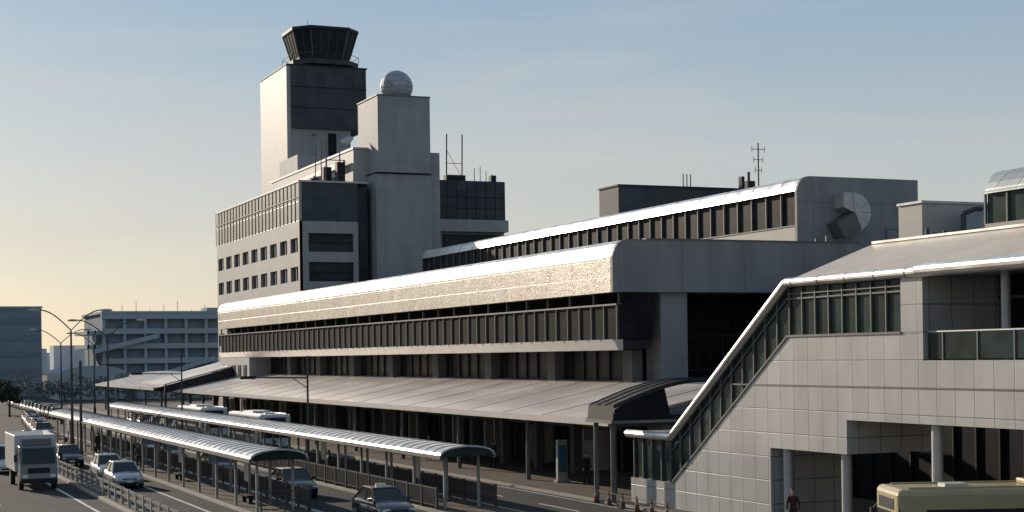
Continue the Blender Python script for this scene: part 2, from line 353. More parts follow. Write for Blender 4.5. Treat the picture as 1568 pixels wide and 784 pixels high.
# ------------------------------------------------------------------ office building
O=G('airport_office_building')
ox,oy0,oy1=50,178.6,222
O.box('core',glass_o,ox+.35,58.5,oy0+.35,oy1-.1,.1,27.6)
def wall_x(part,mat,x,t,y0,y1,z0,z1,rows,n,wf):
    zs=z0; pitch=(y1-y0)/n
    for zb,zt in rows:
        O.box(part,mat,x,x+t,y0,y1,zs,zb)
        for i in range(n+1):
            c=y0+i*pitch; h=pitch*(1-wf)/2
            O.box(part,mat,x,x+t,max(y0,c-h),min(y1,c+h),zb,zt)
        zs=zt
    O.box(part,mat,x,x+t,y0,y1,zs,z1)
wall_x('west_wall',office_w,ox,.35,oy0,oy1,.1,23.4,[(5.8,7.4),(9.2,10.9),(12.8,14.5),(16.4,18.1),(19.8,21.5)],9,.68)
for zb in (16.4,19.8):
    for i in range(9):
        y=oy0+(i+.5)*(oy1-oy0)/9; O.box('window_bars',pole_l,ox+.22,ox+.34,y-.06,y+.06,zb,zb+1.7)
O.box('top_glazing',office_gl,ox+.05,ox+.35,oy0+.1,oy1,23.4,28.0)
for y in frange(oy0+.1,oy1,1.75): O.box('top_mullions',frame_m,ox-.03,ox+.05,y-.05,y+.05,23.4,28.0)
O.box('top_mullions',frame_m,ox-.04,ox+.05,oy0,oy1,26.2,26.3)
O.box('roof_cap',pole_l,ox-.06,58.5,oy0-.02,oy1,28.0,28.2)
O.box('south_wall',office_w,ox+.002,51.1,oy0,oy0+.35,.1,23.4); O.box('south_wall',office_w,56.6,57.2,oy0,oy0+.35,.1,23.4)
for z0,z1 in ((.1,12.6),(15.0,16.3),(18.6,19.8),(22.0,23.4)): O.box('south_wall',office_w,51.1,56.6,oy0,oy0+.35,z0,z1)
for z in (17.4,20.9): O.box('south_window_bars',frame_d,51.1,56.6,oy0+.2,oy0+.34,z,z+.08)
O.box('south_top_glazing',grey_dark,ox+.4,57.2,oy0+.1,oy0+.36,23.4,28.0)
O.box('corner_post',pole_l,ox-.02,ox+.12,oy0,oy0+.14,23.4,28.0)
O.box('recess_wall',grey_dark,57.2,60,oy0+2.2,oy0+3,.1,28.3)
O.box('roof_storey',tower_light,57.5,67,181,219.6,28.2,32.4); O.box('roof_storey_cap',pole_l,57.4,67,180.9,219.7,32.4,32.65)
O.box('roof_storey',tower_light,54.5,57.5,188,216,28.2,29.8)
O.prism('roof_ramp_parapet',pole_l,[(183,30.6),(183,31.3),(221,30.9),(221,30.2)],'x',56.8,57.1)
O.box('penthouse',grey_wall,62,70,222,232,27,37)
O.box('lift_shaft',grey_wall,59.1,66.1,177.4,184,.1,29.3)
O.box('lift_shaft_head',grey_wall,59.3,65.9,177.0,184.6,29.3,38.4); O.box('lift_shaft_cap',frame_m,59.2,66.0,176.9,184.7,38.4,38.52)
O.box('lift_shaft_joint',frame_d,59.08,66.12,177.38,184,29.1,29.3)
O.box('side_wing',office_w,66.1,67.6,178.4,186,.1,32.0)
O.box('radome_base',pole_m,61.9,63.6,179.2,181,38.5,38.8)
O.box('east_wing',office_w,67.6,78.4,184,200,.1,24.4); O.box('east_wing_top',grey_dark,69,78.1,183,199,24.4,29.3)
O.box('east_wing_band',office_w,68.5,78.5,182.8,184,22.9,24.4); O.box('east_wing_window',glass_o,70,78,183.7,184,20.6,22.6)
for z in (25.8,27.2): O.box('east_wing_lines',frame_d,69,78.12,182.95,183,z,z+.08)
for x in frange(69,78.1,1.3): O.box('east_wing_lines',frame_d,x-.03,x+.03,182.95,183,24.4,29.3)
for x,y,z0,h in ((55.6,186,28.2,3.6),(56.4,183,28.2,4.0),(53.4,184,28.2,1.2)): O.box('roof_equipment',frame_d,x-.5,x+.5,y-.5,y+.5,z0,z0+h*.7); O.cyl('roof_equipment',pole_m,(x,y,z0),(x,y,z0+h),.08)
for y in (181.5,183.5,186): O.cyl('roof_poles',pole_m,(54.2,y,28.2),(54.2,y,33.5),.06)
O.box('roof_poles',pole_m,54.1,56.5,181.4,181.5,31.0,31.1)
O.build()
g=G('radome'); g.sphere('dome',radome_m,(62.75,180,40.0),2.0,18,12); g.box('dome_ring',frame_m,61.8,63.7,179,181,38.8,38.9); g.build()
g=G('roof_antenna_frame')
for x in (70.8,72.9): g.cyl('masts',pole_m,(x,184.5,29.3),(x+.1,184.5,35.3),.09)
g.cyl('bracing',pole_m,(70.8,184.5,31.6),(72.9,184.5,31.6),.04); g.cyl('bracing',pole_m,(70.8,184.5,33.4),(72.9,184.5,29.8),.03)
g.box('cabinet',frame_d,70.6,73.2,184,185,29.3,30.1)
for x,h in ((74.6,1.8),(75.4,2.0),(76.2,1.5),(77.0,1.1)): g.cyl('whip_aerials',pole_m,(x,184.5,29.3),(x,184.5,29.3+h),.05)
g.box('cabinet',frame_d,76.7,77.4,184,184.8,29.3,30.2)
g.build()
g=G('satellite_dish'); g.cyl('stand',pole_m,(57.8,184,32.6),(57.8,184,33.6),.09); g.cyl('dish',pole_l,(57.8,184,33.5),(57.6,183.8,33.9),.3,18,.85); g.build()

# ------------------------------------------------------------------ control tower
W=G('control_tower')
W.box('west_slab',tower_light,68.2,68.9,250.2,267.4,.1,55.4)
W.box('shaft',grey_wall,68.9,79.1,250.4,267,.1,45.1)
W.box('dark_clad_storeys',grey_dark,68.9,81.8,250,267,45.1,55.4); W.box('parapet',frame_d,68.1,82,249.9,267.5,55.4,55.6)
W.box('slot_window',glass_m,75.2,76.6,250.3,250.4,30,44.5)
for z in (30,33.5,37,40.5,44): W.box('slot_louvres',frame_m,72.5,73.2,250.3,250.4,z,z+.4)
for z in (48.5,51.9): W.box('dark_storey_bands',frame_d,68.9,81.83,249.95,250,z,z+.15)
cx,cy=76.3,258
def octo(a,z,k=.42):
    c=a*k; return [(cx+x,cy+y,z) for x,y in ((a-c,a),(c-a,a),(-a,a-c),(-a,c-a),(c-a,-a),(a-c,-a),(a,c-a),(a,a-c))]
def frus(part,mat,r0,z0,r1,z1): 
    W.add(part,mat,octo(r0,z0)+octo(r1,z1),[tuple(range(8)),tuple(range(15,7,-1))]+[(i,(i+1)%8,8+(i+1)%8,8+i) for i in range(8)])
frus('cab_base',frame_d,4.6,55.6,4.6,56.4); frus('gallery',grey_dark,5.7,56.4,5.7,57.2)
frus('cab_lower',frame_d,4.35,57.2,4.4,57.9)
cab_gl=M('cab_glass',(.025,.033,.038),.4,var=.3,scale=.3,spec=.08)
frus('cab_glass_walls',cab_gl,4.4,57.9,5.6,62.2); frus('cab_roof',frame_d,5.8,62.2,5.8,62.7); frus('cab_roof_top',pole_m,5.3,62.7,5.0,62.9)
a=octo(4.42,57.9);b=octo(5.63,62.2)
for p,q in zip(a,b): W.cyl('cab_mullions',frame_m,p,q,.09,6)
for i in range(8):
    for t in ((.25,.5,.75) if i%2==0 else (.5,)):
        p=Vector(a[i]).lerp(Vector(a[(i+1)%8]),t); q=Vector(b[i]).lerp(Vector(b[(i+1)%8]),t); W.cyl('cab_mullions',frame_d,p,q,.04,6)
ra=octo(5.75,58.2)
for i in range(8): W.cyl('gallery_rail',pole_m,ra[i],ra[(i+1)%8],.045,6); W.cyl('gallery_rail',pole_m,ra[i],octo(5.75,57.2)[i],.045,6)
W.cyl('roof_aerials',pole_m,(cx-3,cy-3,62.8),(cx-3,cy-3,64),.05); W.cyl('roof_aerials',pole_m,(cx+4,cy-3,62.8),(cx+4,cy-3,63.6),.05)
W.build()

# ------------------------------------------------------------------ distant buildings
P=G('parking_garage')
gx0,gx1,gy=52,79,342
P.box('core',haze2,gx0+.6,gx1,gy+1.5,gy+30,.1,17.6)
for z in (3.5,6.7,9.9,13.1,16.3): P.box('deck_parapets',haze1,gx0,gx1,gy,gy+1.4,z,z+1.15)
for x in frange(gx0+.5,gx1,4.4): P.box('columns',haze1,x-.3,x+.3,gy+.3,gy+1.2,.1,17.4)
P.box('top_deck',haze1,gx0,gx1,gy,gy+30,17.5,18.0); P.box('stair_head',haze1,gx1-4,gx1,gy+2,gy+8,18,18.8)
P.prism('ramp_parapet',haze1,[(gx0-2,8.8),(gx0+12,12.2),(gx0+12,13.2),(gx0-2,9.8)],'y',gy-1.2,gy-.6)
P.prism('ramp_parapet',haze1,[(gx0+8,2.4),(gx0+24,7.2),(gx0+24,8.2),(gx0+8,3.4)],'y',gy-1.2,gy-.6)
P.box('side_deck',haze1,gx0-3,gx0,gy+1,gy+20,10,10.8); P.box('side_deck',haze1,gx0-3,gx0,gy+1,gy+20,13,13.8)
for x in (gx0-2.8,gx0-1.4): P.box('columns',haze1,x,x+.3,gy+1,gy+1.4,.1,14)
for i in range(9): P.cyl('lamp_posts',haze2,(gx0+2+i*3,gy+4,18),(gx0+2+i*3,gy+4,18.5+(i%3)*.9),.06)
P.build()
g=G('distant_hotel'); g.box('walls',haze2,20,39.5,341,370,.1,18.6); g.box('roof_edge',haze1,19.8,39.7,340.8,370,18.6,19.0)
hw=M('haze_tint_window',(.165,.205,.24),.9)  # window tone lifted and blued, haze included in the colour
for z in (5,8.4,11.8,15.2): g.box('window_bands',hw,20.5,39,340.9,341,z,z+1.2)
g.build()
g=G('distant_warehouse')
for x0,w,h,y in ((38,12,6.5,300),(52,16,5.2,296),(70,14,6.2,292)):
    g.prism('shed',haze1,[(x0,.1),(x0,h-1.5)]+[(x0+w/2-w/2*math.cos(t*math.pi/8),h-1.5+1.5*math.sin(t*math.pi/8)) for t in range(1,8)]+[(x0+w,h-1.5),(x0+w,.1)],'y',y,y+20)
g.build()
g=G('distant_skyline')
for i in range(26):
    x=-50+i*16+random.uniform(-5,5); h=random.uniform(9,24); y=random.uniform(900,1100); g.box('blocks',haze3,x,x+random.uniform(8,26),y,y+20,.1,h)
g.build()

# ------------------------------------------------------------------ trees
leaf=M('foliage',(.045,.055,.035),.9,var=.5,scale=1.5,spec=.1); leafh=M('foliage_haze_tint',(.12,.145,.15),.95,var=.25,scale=.5,spec=.1); bark=M('bark',(.06,.045,.03),.9)  # far foliage greyed: haze mixed into its base colour
def leaves(g,part,mat,c,r,n,s):
    for _ in range(n):
        d=Vector((random.gauss(0,1),random.gauss(0,1),random.gauss(0,1))).normalized()*(random.random()**.4)
        p=Vector((c[0]+d.x*r[0],c[1]+d.y*r[1],c[2]+d.z*r[2]))
        a=Vector((random.gauss(0,1),random.gauss(0,1),random.gauss(0,1))).normalized()*s; b=a.orthogonal().normalized()*s*.6
        g.add(part,mat,[p-a,p-b,p+a,p+b],[(0,1,2,3)])
def tree(x,y,h,name='broadleaf_tree'):
    g=G(name); g.cyl('trunk',bark,(x,y,0),(x,y,h*.5),.16,8,.09)
    for k in range(7):
        a=k*2.4; rr=h*.24; tip=(x+rr*math.cos(a),y+rr*math.sin(a),h*(.5+.06*k)); g.cyl('limbs',bark,(x,y,h*(.3+.03*k)),tip,.06,6,.02)
        leaves(g,'crown',leaf,tip,(h*.17,h*.17,h*.13),170,.16)
    leaves(g,'crown',leaf,(x,y,h*.86),(h*.18,h*.18,h*.12),170,.16); g.build()
tree(20.6,230,5.2); tree(21.0,218,4.4)
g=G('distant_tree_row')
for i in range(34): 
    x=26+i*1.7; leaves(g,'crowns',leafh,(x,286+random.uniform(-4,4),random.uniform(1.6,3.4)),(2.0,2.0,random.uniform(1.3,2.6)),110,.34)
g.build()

# ------------------------------------------------------------------ bus shelters
def shelter(xc,y0,y1):
    B=G('bus_shelter'); w=1.35; z0=2.62; n=10; rise=.42
    prof=[(xc-w*math.cos(math.pi*i/n),z0+rise*math.sin(math.pi*i/n)) for i in range(n+1)]
    inner=[(xc+(x-xc)*.98,z-.04) for x,z in prof]
    B.prism('arched_roof',shelter_m,prof+inner[::-1],'y',y0,y1)
    for y in frange(y0,y1,1.15):
        out=[(xc+(x-xc)*1.005,z+.025) for x,z in prof]
        B.prism('roof_ribs',frame_m,out+prof[::-1],'y',y-.03,y+.03)
    for s in (-1,1): B.box('gutters',frame_m,xc+s*w-.06,xc+s*w+.06,y0-.05,y1,z0-.14,z0+.03)
    B.prism('end_panel',glass_g,[(xc+(x-xc)*.96,z-.03) for x,z in prof],'y',y0+.05,y0+.08)
    B.tube('end_trim',pole_l,[(x,y0-.02,z) for x,z in prof],.05)
    for y in frange(y0+.8,y1-.5,4.2):
        for s in (-.85,.85): B.box('posts',concrete,xc+s-.06,xc+s+.06,y-.06,y+.06,.13,z0-.1)
        B.box('cross_beams',frame_m,xc-w+.07,xc+w-.07,y-.06,y+.06,z0-.1,z0)
    for y in frange(y0+5,y1-8,16.8):
        B.box('benches',frame_d,xc-.3,xc+.1,y,y+1.6,.5,.56); 
        for yy in (y+.1,y+1.4): B.box('bench_legs',frame_d,xc-.2,xc,yy,yy+.08,.13,.5)
        B.box('timetable_boards',pole_l,xc+.5,xc+.56,y+3,y+3.9,1.0,2.1); B.box('timetable_board_legs',frame_d,xc+.5,xc+.56,y+3.4,y+3.5,.13,1.0)
    B.build()
shelter(18.6,70.4,144); shelter(26.8,67.6,164)
def fence(x,y0,y1):
    F=G('pedestrian_fence')
    F.box('rails',pole_m,x-.03,x+.03,y0,y1,1.08,1.14); F.box('rails',pole_m,x-.02,x+.02,y0,y1,.3,.34)
    for y in frange(y0,y1,2.0): F.box('posts',pole_m,x-.05,x+.05,y-.05,y+.05,.13,1.2)
    for y in frange(y0,y1,.13): F.box('pickets',pole_m,x-.018,x+.018,y-.018,y+.018,.34,1.08)
    F.build()
fence(28.35,68,160); fence(20.2,71,140); fence(25.4,68,160)
def guard(x,y0,y1):
    F=G('guard_rail')
    for z in (.55,.85): F.box('beams',frame_m,x-.04,x+.04,y0,y1,z,z+.12)
    for y in frange(y0,y1,2.0): F.box('posts',concrete,x-.07,x+.07,y-.07,y+.07,.13,1.0)
    F.build()
guard(12.9,55,125)
g=G('ticket_fence')
for x in (17.5,18.6,19.7): g.cyl('posts',pole_m,(x,69.5,.13),(x,69.5,1.25),.04)
for z in (.4,.8,1.2): g.cyl('bars',pole_m,(17.5,69.5,z),(19.7,69.5,z),.025)
g.build()

# ------------------------------------------------------------------ lamps and poles
def street_lamp(x,y,h=11,span=2.7):
    g=G('street_lamp'); g.cyl('pole',pole_m,(x,y,0),(x,y,h-1.6),.13,10,.07); g.cyl('pole_base',pole_m,(x,y,0),(x,y,1.2),.18,10)
    for s in (-1,1):
        pts=[(x+s*span*t,y,h-1.6+1.6*math.sin(t*math.pi/2)) for t in [i/8 for i in range(9)]]
        g.tube('arms',pole_m,pts,.05,6)
        g.sphere('lamp_heads',pole_l,(x+s*(span+.35),y,h-.02),.5,10,6,(1,.35,.22))
    g.build()
street_lamp(16.9,126.7,11.3,2.4); street_lamp(22.7,146,11); street_lamp(23.9,188,11); street_lamp(31.2,212,11)
def arm_pole(x,y,h,az,l):
    g=G('bus_lane_signal_pole'); g.cyl('pole',pole_m,(x,y,.1),(x,y,h),.09,8,.06)
    g.cyl('arm',pole_m,(x,y,az),(x-l,y,az+.1),.05,6); g.box('lamp_panel',frame_d,x-l-.5,x-l+.5,y-.15,y+.15,az-.02,az+.18)
    g.cyl('brace',pole_m,(x,y,az-.7),(x-1,y,az),.03,6); g.build()
arm_pole(28.4,100,7.4,5.95,4.0); arm_pole(28.4,141,8.0,6.0,4.0)
g=G('utility_pole'); g.cyl('pole',pole_m,(17.2,124,.1),(17.2,124,7.3),.11); g.build()

# ------------------------------------------------------------------ vehicles
def car_meshes(paint,taxi=False,van=False):
    g=G('car')
    st=[(-2.25,.38,.78,.66),(-2.18,.28,.92,.78),(-1.5,.24,.97,.84),(-.4,.22,.94,.855),(.9,.22,.93,.85),(1.5,.23,.86,.835),(2.0,.26,.74,.79),(2.2,.3,.62,.72),(2.26,.38,.52,.62)]
    vs=[];fs=[]
    for y,zb,zz,w in st:
        half=[(w*.9,zb),(w,zb+.14),(w,(zb+zz)/2+.04),(w*.94,zz-.05),(w*.7,zz),(0,zz+.03)]
        vs+=[(-a,y,b) for a,b in half]+[(a,y,b) for a,b in half[-2::-1]]
    n=11
    for j in range(len(st)-1):
        for i in range(n-1): fs.append((j*n+i,j*n+i+1,(j+1)*n+i+1,(j+1)*n+i))
        fs.append((j*n+n-1,j*n,(j+1)*n,(j+1)*n+n-1))
    fs.append(tuple(range(n))); fs.append(tuple(range(len(vs)-1,len(vs)-n-1,-1)))
    g.add('body',paint,vs,fs); g.smooth.add('body')
    b=[(-.74,-1.85,.92),(.74,-1.85,.92),(.76,1.05,.9),(-.76,1.05,.9)]
    rz=1.43; r0,r1=(-1.15,.22)
    if van: b[0]=(-.74,-2.1,.92); b[1]=(.74,-2.1,.92); rz=1.75; r0,r1=(-1.95,.35)
    r=[(-.57,r0,rz),(.57,r0,rz),(.58,r1,rz),(-.58,r1,rz)]
    g.add('windows',glass,b+r,[(0,1,2,3),(4,5,6,7),(0,1,5,4),(1,2,6,5),(2,3,7,6),(3,0,4,7)])
    for p,q in zip(b,r): g.cyl('pillars',paint,p,q,.045,6)
    for s in (-1,1): g.cyl('pillars',paint,(s*.755,-.35,.92),(s*.585,-.4,rz),.035,6)
    g.box('roof',paint,-.6,.6,r0-.04,r1+.04,rz-.03,rz+.035); g.bev['roof']=.03
    for s in (-1,1):
        for y in (-1.38,1.38):
            g.cyl('tyres',rubber,(s*.66,y,.32),(s*.865,y,.32),.32,18); g.cyl('hubs',chrome,(s*.86,y,.32),(s*.875,y,.32),.19,12)
        g.box('headlamps',lampw,s*.58-.15,s*.58+.15,2.06,2.2,.56,.68); g.box('tail_lamps',lampr,s*.6-.13,s*.6+.13,-2.27,-2.15,.68,.84)
        g.box('mirrors',paint,s*.9-.09,s*.9+.09,.75,.85,.93,1.06)
    g.box('grille',frame_d,-.38,.38,2.12,2.25,.5,.62); g.box('lower_intake',frame_d,-.5,.5,2.2,2.285,.3,.4)
    g.box('number_plate',lampw,-.17,.17,2.27,2.295,.4,.5); g.box('number_plate',lampw,-.17,.17,-2.28,-2.25,.5,.6)
    if taxi: g.box('roof_sign',lampw,-.22,.22,-.5,-.34,rz+.036,rz+.17)
    return g.meshes()
silver=M('silver_paint',(.42,.43,.46),.25,.5,var=.03,coat=.6); whitep=M('white_paint',(.55,.55,.55),.25,0,var=.03,coat=.6)
black=M('black_paint',(.02,.022,.028),.2,.2,var=.1,coat=.8); navy=M('navy_paint',(.015,.018,.028),.25,.1,var=.1,coat=.5)
cs=car_meshes(silver); cw=car_meshes(whitep); cb=car_meshes(black,True); cn=car_meshes(navy); cvw=car_meshes(whitep,van=True)
PI=math.pi
place('silver_car',cs,(15.0,91.5,0),PI); place('white_car',cw,(15.3,99,0),PI); 
place('taxi',cb,(22.2,66.2,0),PI); place('dark_car',cn,(21.9,80.2,0),PI); place('dark_car',cn,(21.7,97,0),PI); place('taxi',cb,(21.7,112,0),PI); place('silver_car',cs,(21.6,120,0),PI)
place('white_van',cvw,(10.2,108,0),PI); place('silver_car',cs,(10.6,118,0),PI); place('dark_car',cn,(14.6,112,0),PI); place('white_van',cvw,(14.8,128,0),PI); place('dark_car',cn,(15,138,0),PI)
for i in range(13): place(['silver_car','dark_car','taxi','white_car'][i%4],[cs,cn,cb,cw][i%4],(25.5+i*.12,205+i*5.6,0),PI)
for i in range(8): place(['dark_car','taxi','silver_car'][i%3],[cn,cb,cs][i%3],(17.6+i*.5,152+i*6.2,.134 if i<3 else 0),PI)
for i in range(5): place(['dark_car','taxi'][i%2],[cn,cb][i%2],(30.2,150+i*6.2,0),PI)

def bus_meshes(paint,L=10.5,H=3.0,stripe=None):
    g=G('bus'); h=L/2
    g.box('body',paint,-1.22,1.22,-h,h,.35,H); g.bev['body']=.18
    for s in (-1,1):
        g.box('side_windows',glass,s*1.225-.01,s*1.225+.01,-h+.5,h-.9,1.45,2.45)
        for y in frange(-h+.5,h-.9,(L-1.4)/7): g.box('window_pillars',frame_d,s*1.238-.01,s*1.238+.01,y-.04,y+.04,1.45,2.45)
        if stripe: g.box('side_stripe',stripe,s*1.226-.008,s*1.226+.008,-h+.3,h-.3,.95,1.2)
        for y in (-h+2.4,h-2.2): g.cyl('tyres',rubber,(s*.95,y,.47),(s*1.24,y,.47),.47,18); g.cyl('hubs',chrome,(s*1.23,y,.47),(s*1.25,y,.47),.25,12)
        g.box('headlamps',lampw,s*.9-.15,s*.9+.15,h-.02,h+.02,.7,.85); g.box('mirrors',frame_d,s*1.4-.08,s*1.4+.08,h-.1,h+.12,1.9,2.3)
        g.cyl('mirror_arms',frame_d,(s*1.15,h-.05,2.45),(s*1.4,h,2.3),.03,6)
    g.box('windscreen',glass,-1.08,1.08,h-.02,h+.015,1.2,2.35); g.box('destination_board',frame_d,-.8,.8,h-.02,h+.016,2.42,2.75)
    g.box('rear_window',glass,-.95,.95,-h-.015,-h+.02,1.5,2.4); g.box('bumper',frame_d,-1.15,1.15,h-.05,h+.06,.35,.55)
    g.box('roof_unit',paint,-.7,.7,-1.8,1.0,H,H+.17); g.bev['roof_unit']=.06
    g.box('roof_hatches',pole_l,-.35,.35,h-2.4,h-1.7,H,H+.09); g.box('roof_hatches',pole_l,-.35,.35,-h+1.5,-h+2.2,H,H+.09)
    g.box('roof_rails',paint,-.95,-.9,-h+.4,h-.4,H,H+.05); g.box('roof_rails',paint,.9,.95,-h+.4,h-.4,H,H+.05)
    return g.meshes()
bw=bus_meshes(whitep); place('white_bus',bw,(30.6,122,0),PI); place('white_bus',bw,(30.6,143,0),PI)
creamp=M('cream_bus_paint',(.36,.31,.17),.4,0,var=.08,coat=.2); bc=bus_meshes(creamp,10.5,3.05,M('bus_stripe',(.05,.2,.1),.4))
th=R(23.3); c=Vector((math.sin(th)*48+math.cos(th)*16.6, math.cos(th)*48-math.sin(th)*16.6,0))
place('cream_bus',bc,c,R(90-21))
g=G('box_truck')
g.box('cargo_box',whitep,-1.15,1.15,-4.6,.9,.95,3.05); g.bev['cargo_box']=.04
cabp=M('shaded_cab_paint',(.12,.13,.15),.3,0,var=.05,coat=.5)  # dark tone puts the shade on the cab front into its colour
g.prism('cab',cabp,[(1.05,.45),(1.05,2.35),(1.25,2.5),(2.15,2.45),(2.55,1.45),(2.62,.45)],'x',-1.02,1.02); g.bev['cab']=.06
g.add('windscreen',glass,[(-.9,2.575,1.5),(.9,2.575,1.5),(.86,2.22,2.35),(-.86,2.22,2.35)],[(0,1,2,3)])
for s in (-1,1):
    g.box('side_windows',glass,s*1.025-.01,s*1.025+.01,1.35,2.15,1.5,2.2)
    for y in (1.75,-2.9): g.cyl('tyres',rubber,(s*.78,y,.42),(s*1.04,y,.42),.42,18); g.cyl('hubs',chrome,(s*1.03,y,.42),(s*1.05,y,.42),.22,12)
    g.box('headlamps',lampw,s*.75-.15,s*.75+.15,2.6,2.64,.72,.88); g.box('mirrors',frame_d,s*1.25-.08,s*1.25+.08,2.35,2.42,1.6,2.0); g.cyl('mirror_arms',frame_d,(s*1.0,2.3,2.05),(s*1.25,2.38,2.0),.02,6)
g.box('chassis',frame_d,-.45,.45,-4.5,1.2,.55,.95); g.box('grille',frame_d,-.6,.6,2.6,2.63,.95,1.25); g.box('bumper',frame_d,-1.0,1.0,2.55,2.68,.4,.65)
g.box('wind_deflector',cabp,-.8,.8,1.1,1.6,2.5,2.85)
g.build((10.4,94.5,0),PI)

# ------------------------------------------------------------------ street furniture near the stair
cn_=G('traffic_cone'); cn_.box('base',rubber,-.19,.19,-.19,.19,0,.04); cn_.cyl('lower_cone',orange,(0,0,.04),(0,0,.32),.14,14,.085); cn_.cyl('reflective_band',concrete,(0,0,.32),(0,0,.48),.085,14,.055); cn_.cyl('tip',orange,(0,0,.48),(0,0,.72),.055,14,.02)
cm=cn_.meshes()
for i in range(6): place('traffic_cone',cm,(33.9-.15*i,68.6-1.7*i,.009))
g=G('cone_bars')
for i in range(5): g.cyl('bars',frame_d,(33.9-.15*i,68.6-1.7*i,.6),(33.9-.15*(i+1),68.6-1.7*(i+1),.6),.02,6)
g.build()
g=G('bus_stop_information_pillar'); g.box('body',pole_l,36.7,37.3,79.0,79.25,.13,2.5); g.bev['body']=.03; g.box('blue_panel',M('sign_blue',(.04,.12,.16),.4),36.76,37.24,78.985,79.0,.7,2.2); g.box('foot',concrete,36.6,37.4,78.9,79.35,.13,.25); g.build()
g=G('vending_machine'); g.box('cabinet',lampw,41.6,42.5,86,86.8,.13,2.0); g.box('display',glass,41.55,41.6,86.1,86.7,.9,1.8); g.build()

# ------------------------------------------------------------------ people
def skinmesh(name,verts,edges,radii,mat,sub=1):
    me=bpy.data.meshes.new(name); me.from_pydata(verts,edges,[]); o=bpy.data.objects.new(name,me); scene.collection.objects.link(o)
    me.materials.append(mat)
    o.modifiers.new('skin','SKIN')
    if not me.skin_vertices: 
        bm=bmesh.new(); bm.from_mesh(me); bm.verts.layers.skin.verify(); bm.to_mesh(me); bm.free()
    for i,r in enumerate(radii):
        me.skin_vertices[0].data[i].radius=(r,r) if not isinstance(r,tuple) else r
    me.skin_vertices[0].data[0].use_root=True
    s=o.modifiers.new('sub','SUBSURF'); s.levels=sub; s.render_levels=sub
    return o
def person(x,y,z,rot,coat,trouser,stride=.0,h=1.72):
    e=bpy.data.objects.new('pedestrian',None); scene.collection.objects.link(e); e.location=(x,y,z); e.rotation_euler=(0,0,rot); e.scale=(h/1.72,)*3
    s=stride; parts=[]
    v=[(0,0,.93),(-.09,0,.88),(-.10,s*.5+.02,.49),(-.10,s-.02,.08),(.09,0,.88),(.10,-s*.4+.04,.49),(.10,-s-.04,.08)]
    parts.append(skinmesh('trousers',v,[(0,1),(1,2),(2,3),(0,4),(4,5),(5,6)],[(.15,.11),(.10,.10),.068,.05,(.10,.10),.068,.05],trouser,2))
    v=[(-.10,s-.04,.05),(-.10,s+.14,.035),(.10,-s-.06,.05),(.10,-s+.12,.035)]
    parts.append(skinmesh('shoe',v[:2],[(0,1)],[.05,.035],rubber,2)); parts.append(skinmesh('shoe',v[2:],[(0,1)],[.05,.035],rubber,2))
    v=[(0,0,1.05),(0,0,.86),(0,.01,1.25),(0,0,1.40),(0,0,1.47),(-.17,0,1.39),(-.24,-s*.3,1.12),(-.25,-s*.5+.06,.90),(.17,0,1.39),(.24,s*.3,1.12),(.25,s*.5+.06,.90)]
    parts.append(skinmesh('coat',v,[(0,1),(0,2),(2,3),(3,4),(3,5),(5,6),(6,7),(3,8),(8,9),(9,10)],[(.15,.11),(.17,.13),(.17,.115),(.13,.09),.06,.07,.052,.042,.07,.052,.042],coat,2))
    for sx,px,py in ((-1,-.25,-s*.5+.06),(1,.25,s*.5+.06)):
        hv=[(px,py,.90),(px,py+.01,.85)]; he=[(0,1)]; rr=[.022,(.018,.03)]
        for k,(dy,l) in enumerate(((-.03,.065),(-.01,.08),(.01,.075),(.03,.06))):
            i=len(hv); hv+=[(px,py+.01+dy,.825),(px-sx*.008,py+.015+dy,.825-l*.6),(px-sx*.02,py+.02+dy,.825-l)]; he+=[(1,i),(i,i+1),(i+1,i+2)]; rr+=[.01,.009,.008]
        i=len(hv); hv+=[(px-sx*.01,py+.05,.85),(px-sx*.02,py+.065,.81)]; he+=[(1,i),(i,i+1)]; rr+=[.011,.009]
        parts.append(skinmesh('hand',hv,he,rr,skin,1))
    parts.append(skinmesh('neck',[(0,0,1.44),(0,.01,1.55)],[(0,1)],[.055,.055],skin,1))
    g=G('head'); g.sphere('face',skin,(0,.01,1.61),.1,16,12,(.78,.95,1.18)); g.cyl('nose',skin,(0,.10,1.62),(0,.125,1.59),.012,8,.016)
    g.box('mouth',lampr,-.025,.025,.095,.103,1.545,1.552)
    for q in (-1,1): g.sphere('eyes',rubber,(q*.032,.096,1.625),.01,8,6); g.sphere('ears',skin,(q*.08,.0,1.61),.025,8,6,(.4,.8,1.2))
    g.sphere('hair',hairm,(0,-.012,1.645),.105,16,10,(.82,.98,1.0)); g.smooth|={'face','hair'}
    for part,me,bv in g.meshes():
        o=bpy.data.objects.new(part,me); scene.collection.objects.link(o); parts.append(o)
    for o in parts: o.parent=e
cd=M('dark_coat',(.02,.02,.024),.8); cr=M('red_jacket',(.05,.015,.015),.8); cg=M('grey_coat',(.08,.08,.085),.8); tr=M('dark_trousers',(.02,.02,.025),.85)
person(37.6,77.2,.13,PI,cd,tr,.12); person(34.2,51.9,.13,PI*.9,cr,tr,.05)
person(17.9,103,.13,PI,cg,tr,.15); person(18.3,108,.13,0,cd,tr,.1); person(18.0,121,.13,PI,cd,tr,.1)
person(26.2,88,.13,PI*.5,cd,tr,.1); person(38.2,92,.13,0,cg,tr,.15); person(37.2,101,.13,PI,cd,tr,.1); person(26.4,101,.13,.3,cg,tr,.05)

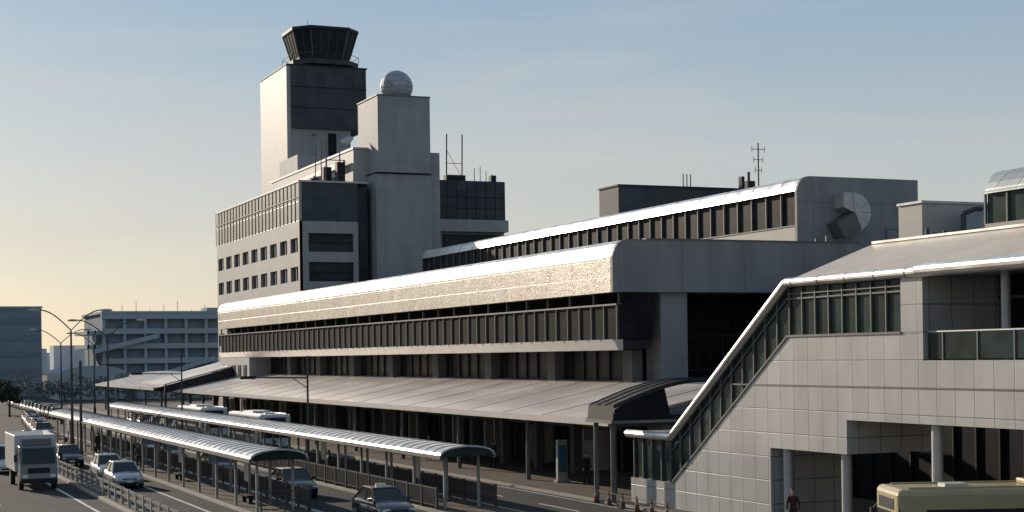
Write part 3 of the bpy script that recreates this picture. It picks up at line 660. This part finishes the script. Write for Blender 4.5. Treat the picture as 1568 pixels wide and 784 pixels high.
# ------------------------------------------------------------------ camera
cam=bpy.data.cameras.new('camera'); co=bpy.data.objects.new('camera',cam); scene.collection.objects.link(co)
cam.sensor_width=36; cam.lens=55.1; cam.shift_y=.0976; cam.clip_end=8000
mw=Matrix.Rotation(R(-23.3),4,'Z')@Matrix.Rotation(R(90),4,'X')@Matrix.Rotation(R(-.8),4,'Z')
co.matrix_world=Matrix.Translation((0,0,7.2))@mw
scene.camera=co

# ------------------------------------------------------------------ sky and sun
EL,AZ=17,-15
w=bpy.data.worlds.new('World'); scene.world=w; w.use_nodes=True; nt=w.node_tree; bg=nt.nodes['Background']
ST=.11
sky=nt.nodes.new('ShaderNodeTexSky'); sky.sky_type='NISHITA'; sky.sun_disc=False; sky.sun_elevation=R(EL); sky.sun_rotation=R(AZ); sky.dust_density=.8; sky.air_density=1.0; sky.ozone_density=2.0
tc=nt.nodes.new('ShaderNodeTexCoord')
# low-level haze layer whitening the sky toward the horizon
sp=nt.nodes.new('ShaderNodeSeparateXYZ'); nt.links.new(tc.outputs['Generated'],sp.inputs[0])
cr_=nt.nodes.new('ShaderNodeValToRGB'); e=cr_.color_ramp.elements
e[0].position=0; e[0].color=(.67,.60,.50,1); e[1].position=.6; e[1].color=(.17,.28,.42,1)
for p,c4 in ((.06,(.61,.58,.52,1)),(.13,(.48,.52,.54,1)),(.23,(.29,.42,.55,1))):
    q=e.new(p); q.color=c4
nt.links.new(sp.outputs['Z'],cr_.inputs['Fac'])
sc=nt.nodes.new('ShaderNodeVectorMath'); sc.operation='SCALE'; sc.inputs['Scale'].default_value=1/ST
nt.links.new(cr_.outputs['Color'],sc.inputs[0])
m0=nt.nodes.new('ShaderNodeMixRGB'); m0.inputs['Fac'].default_value=.8
nt.links.new(sky.outputs['Color'],m0.inputs['Color1']); nt.links.new(sc.outputs[0],m0.inputs['Color2'])
mp=nt.nodes.new('ShaderNodeMapping'); mp.inputs['Scale'].default_value=(1.2,1.2,11); mp.inputs['Rotation'].default_value=(0,R(3),0)
n=nt.nodes.new('ShaderNodeTexNoise'); n.inputs['Scale'].default_value=2.0; n.inputs['Detail'].default_value=7; n.inputs['Distortion'].default_value=.4
r=nt.nodes.new('ShaderNodeMapRange'); r.inputs['From Min'].default_value=.45; r.inputs['From Max'].default_value=.75; r.inputs['To Max'].default_value=.45
mx=nt.nodes.new('ShaderNodeMixRGB'); mx.inputs['Color2'].default_value=(.66/ST,.62/ST,.58/ST,1)
nt.links.new(tc.outputs['Generated'],mp.inputs['Vector']); nt.links.new(mp.outputs['Vector'],n.inputs['Vector']); nt.links.new(n.outputs['Fac'],r.inputs['Value'])
nt.links.new(r.outputs['Result'],mx.inputs['Fac']); nt.links.new(m0.outputs['Color'],mx.inputs['Color1']); nt.links.new(mx.outputs['Color'],bg.inputs['Color'])
bg.inputs['Strength'].default_value=ST
sl=bpy.data.lights.new('sun','SUN'); so=bpy.data.objects.new('sun',sl); scene.collection.objects.link(so); sl.energy=5.0; sl.angle=R(.5); sl.color=(1,.85,.68)
d=Vector((math.sin(R(AZ))*math.cos(R(EL)),math.cos(R(AZ))*math.cos(R(EL)),math.sin(R(EL))))
so.rotation_euler=d.to_track_quat('Z','Y').to_euler(); so.location=d*100
scene.view_settings.view_transform='Standard'; scene.view_settings.look='None'; scene.view_settings.exposure=0
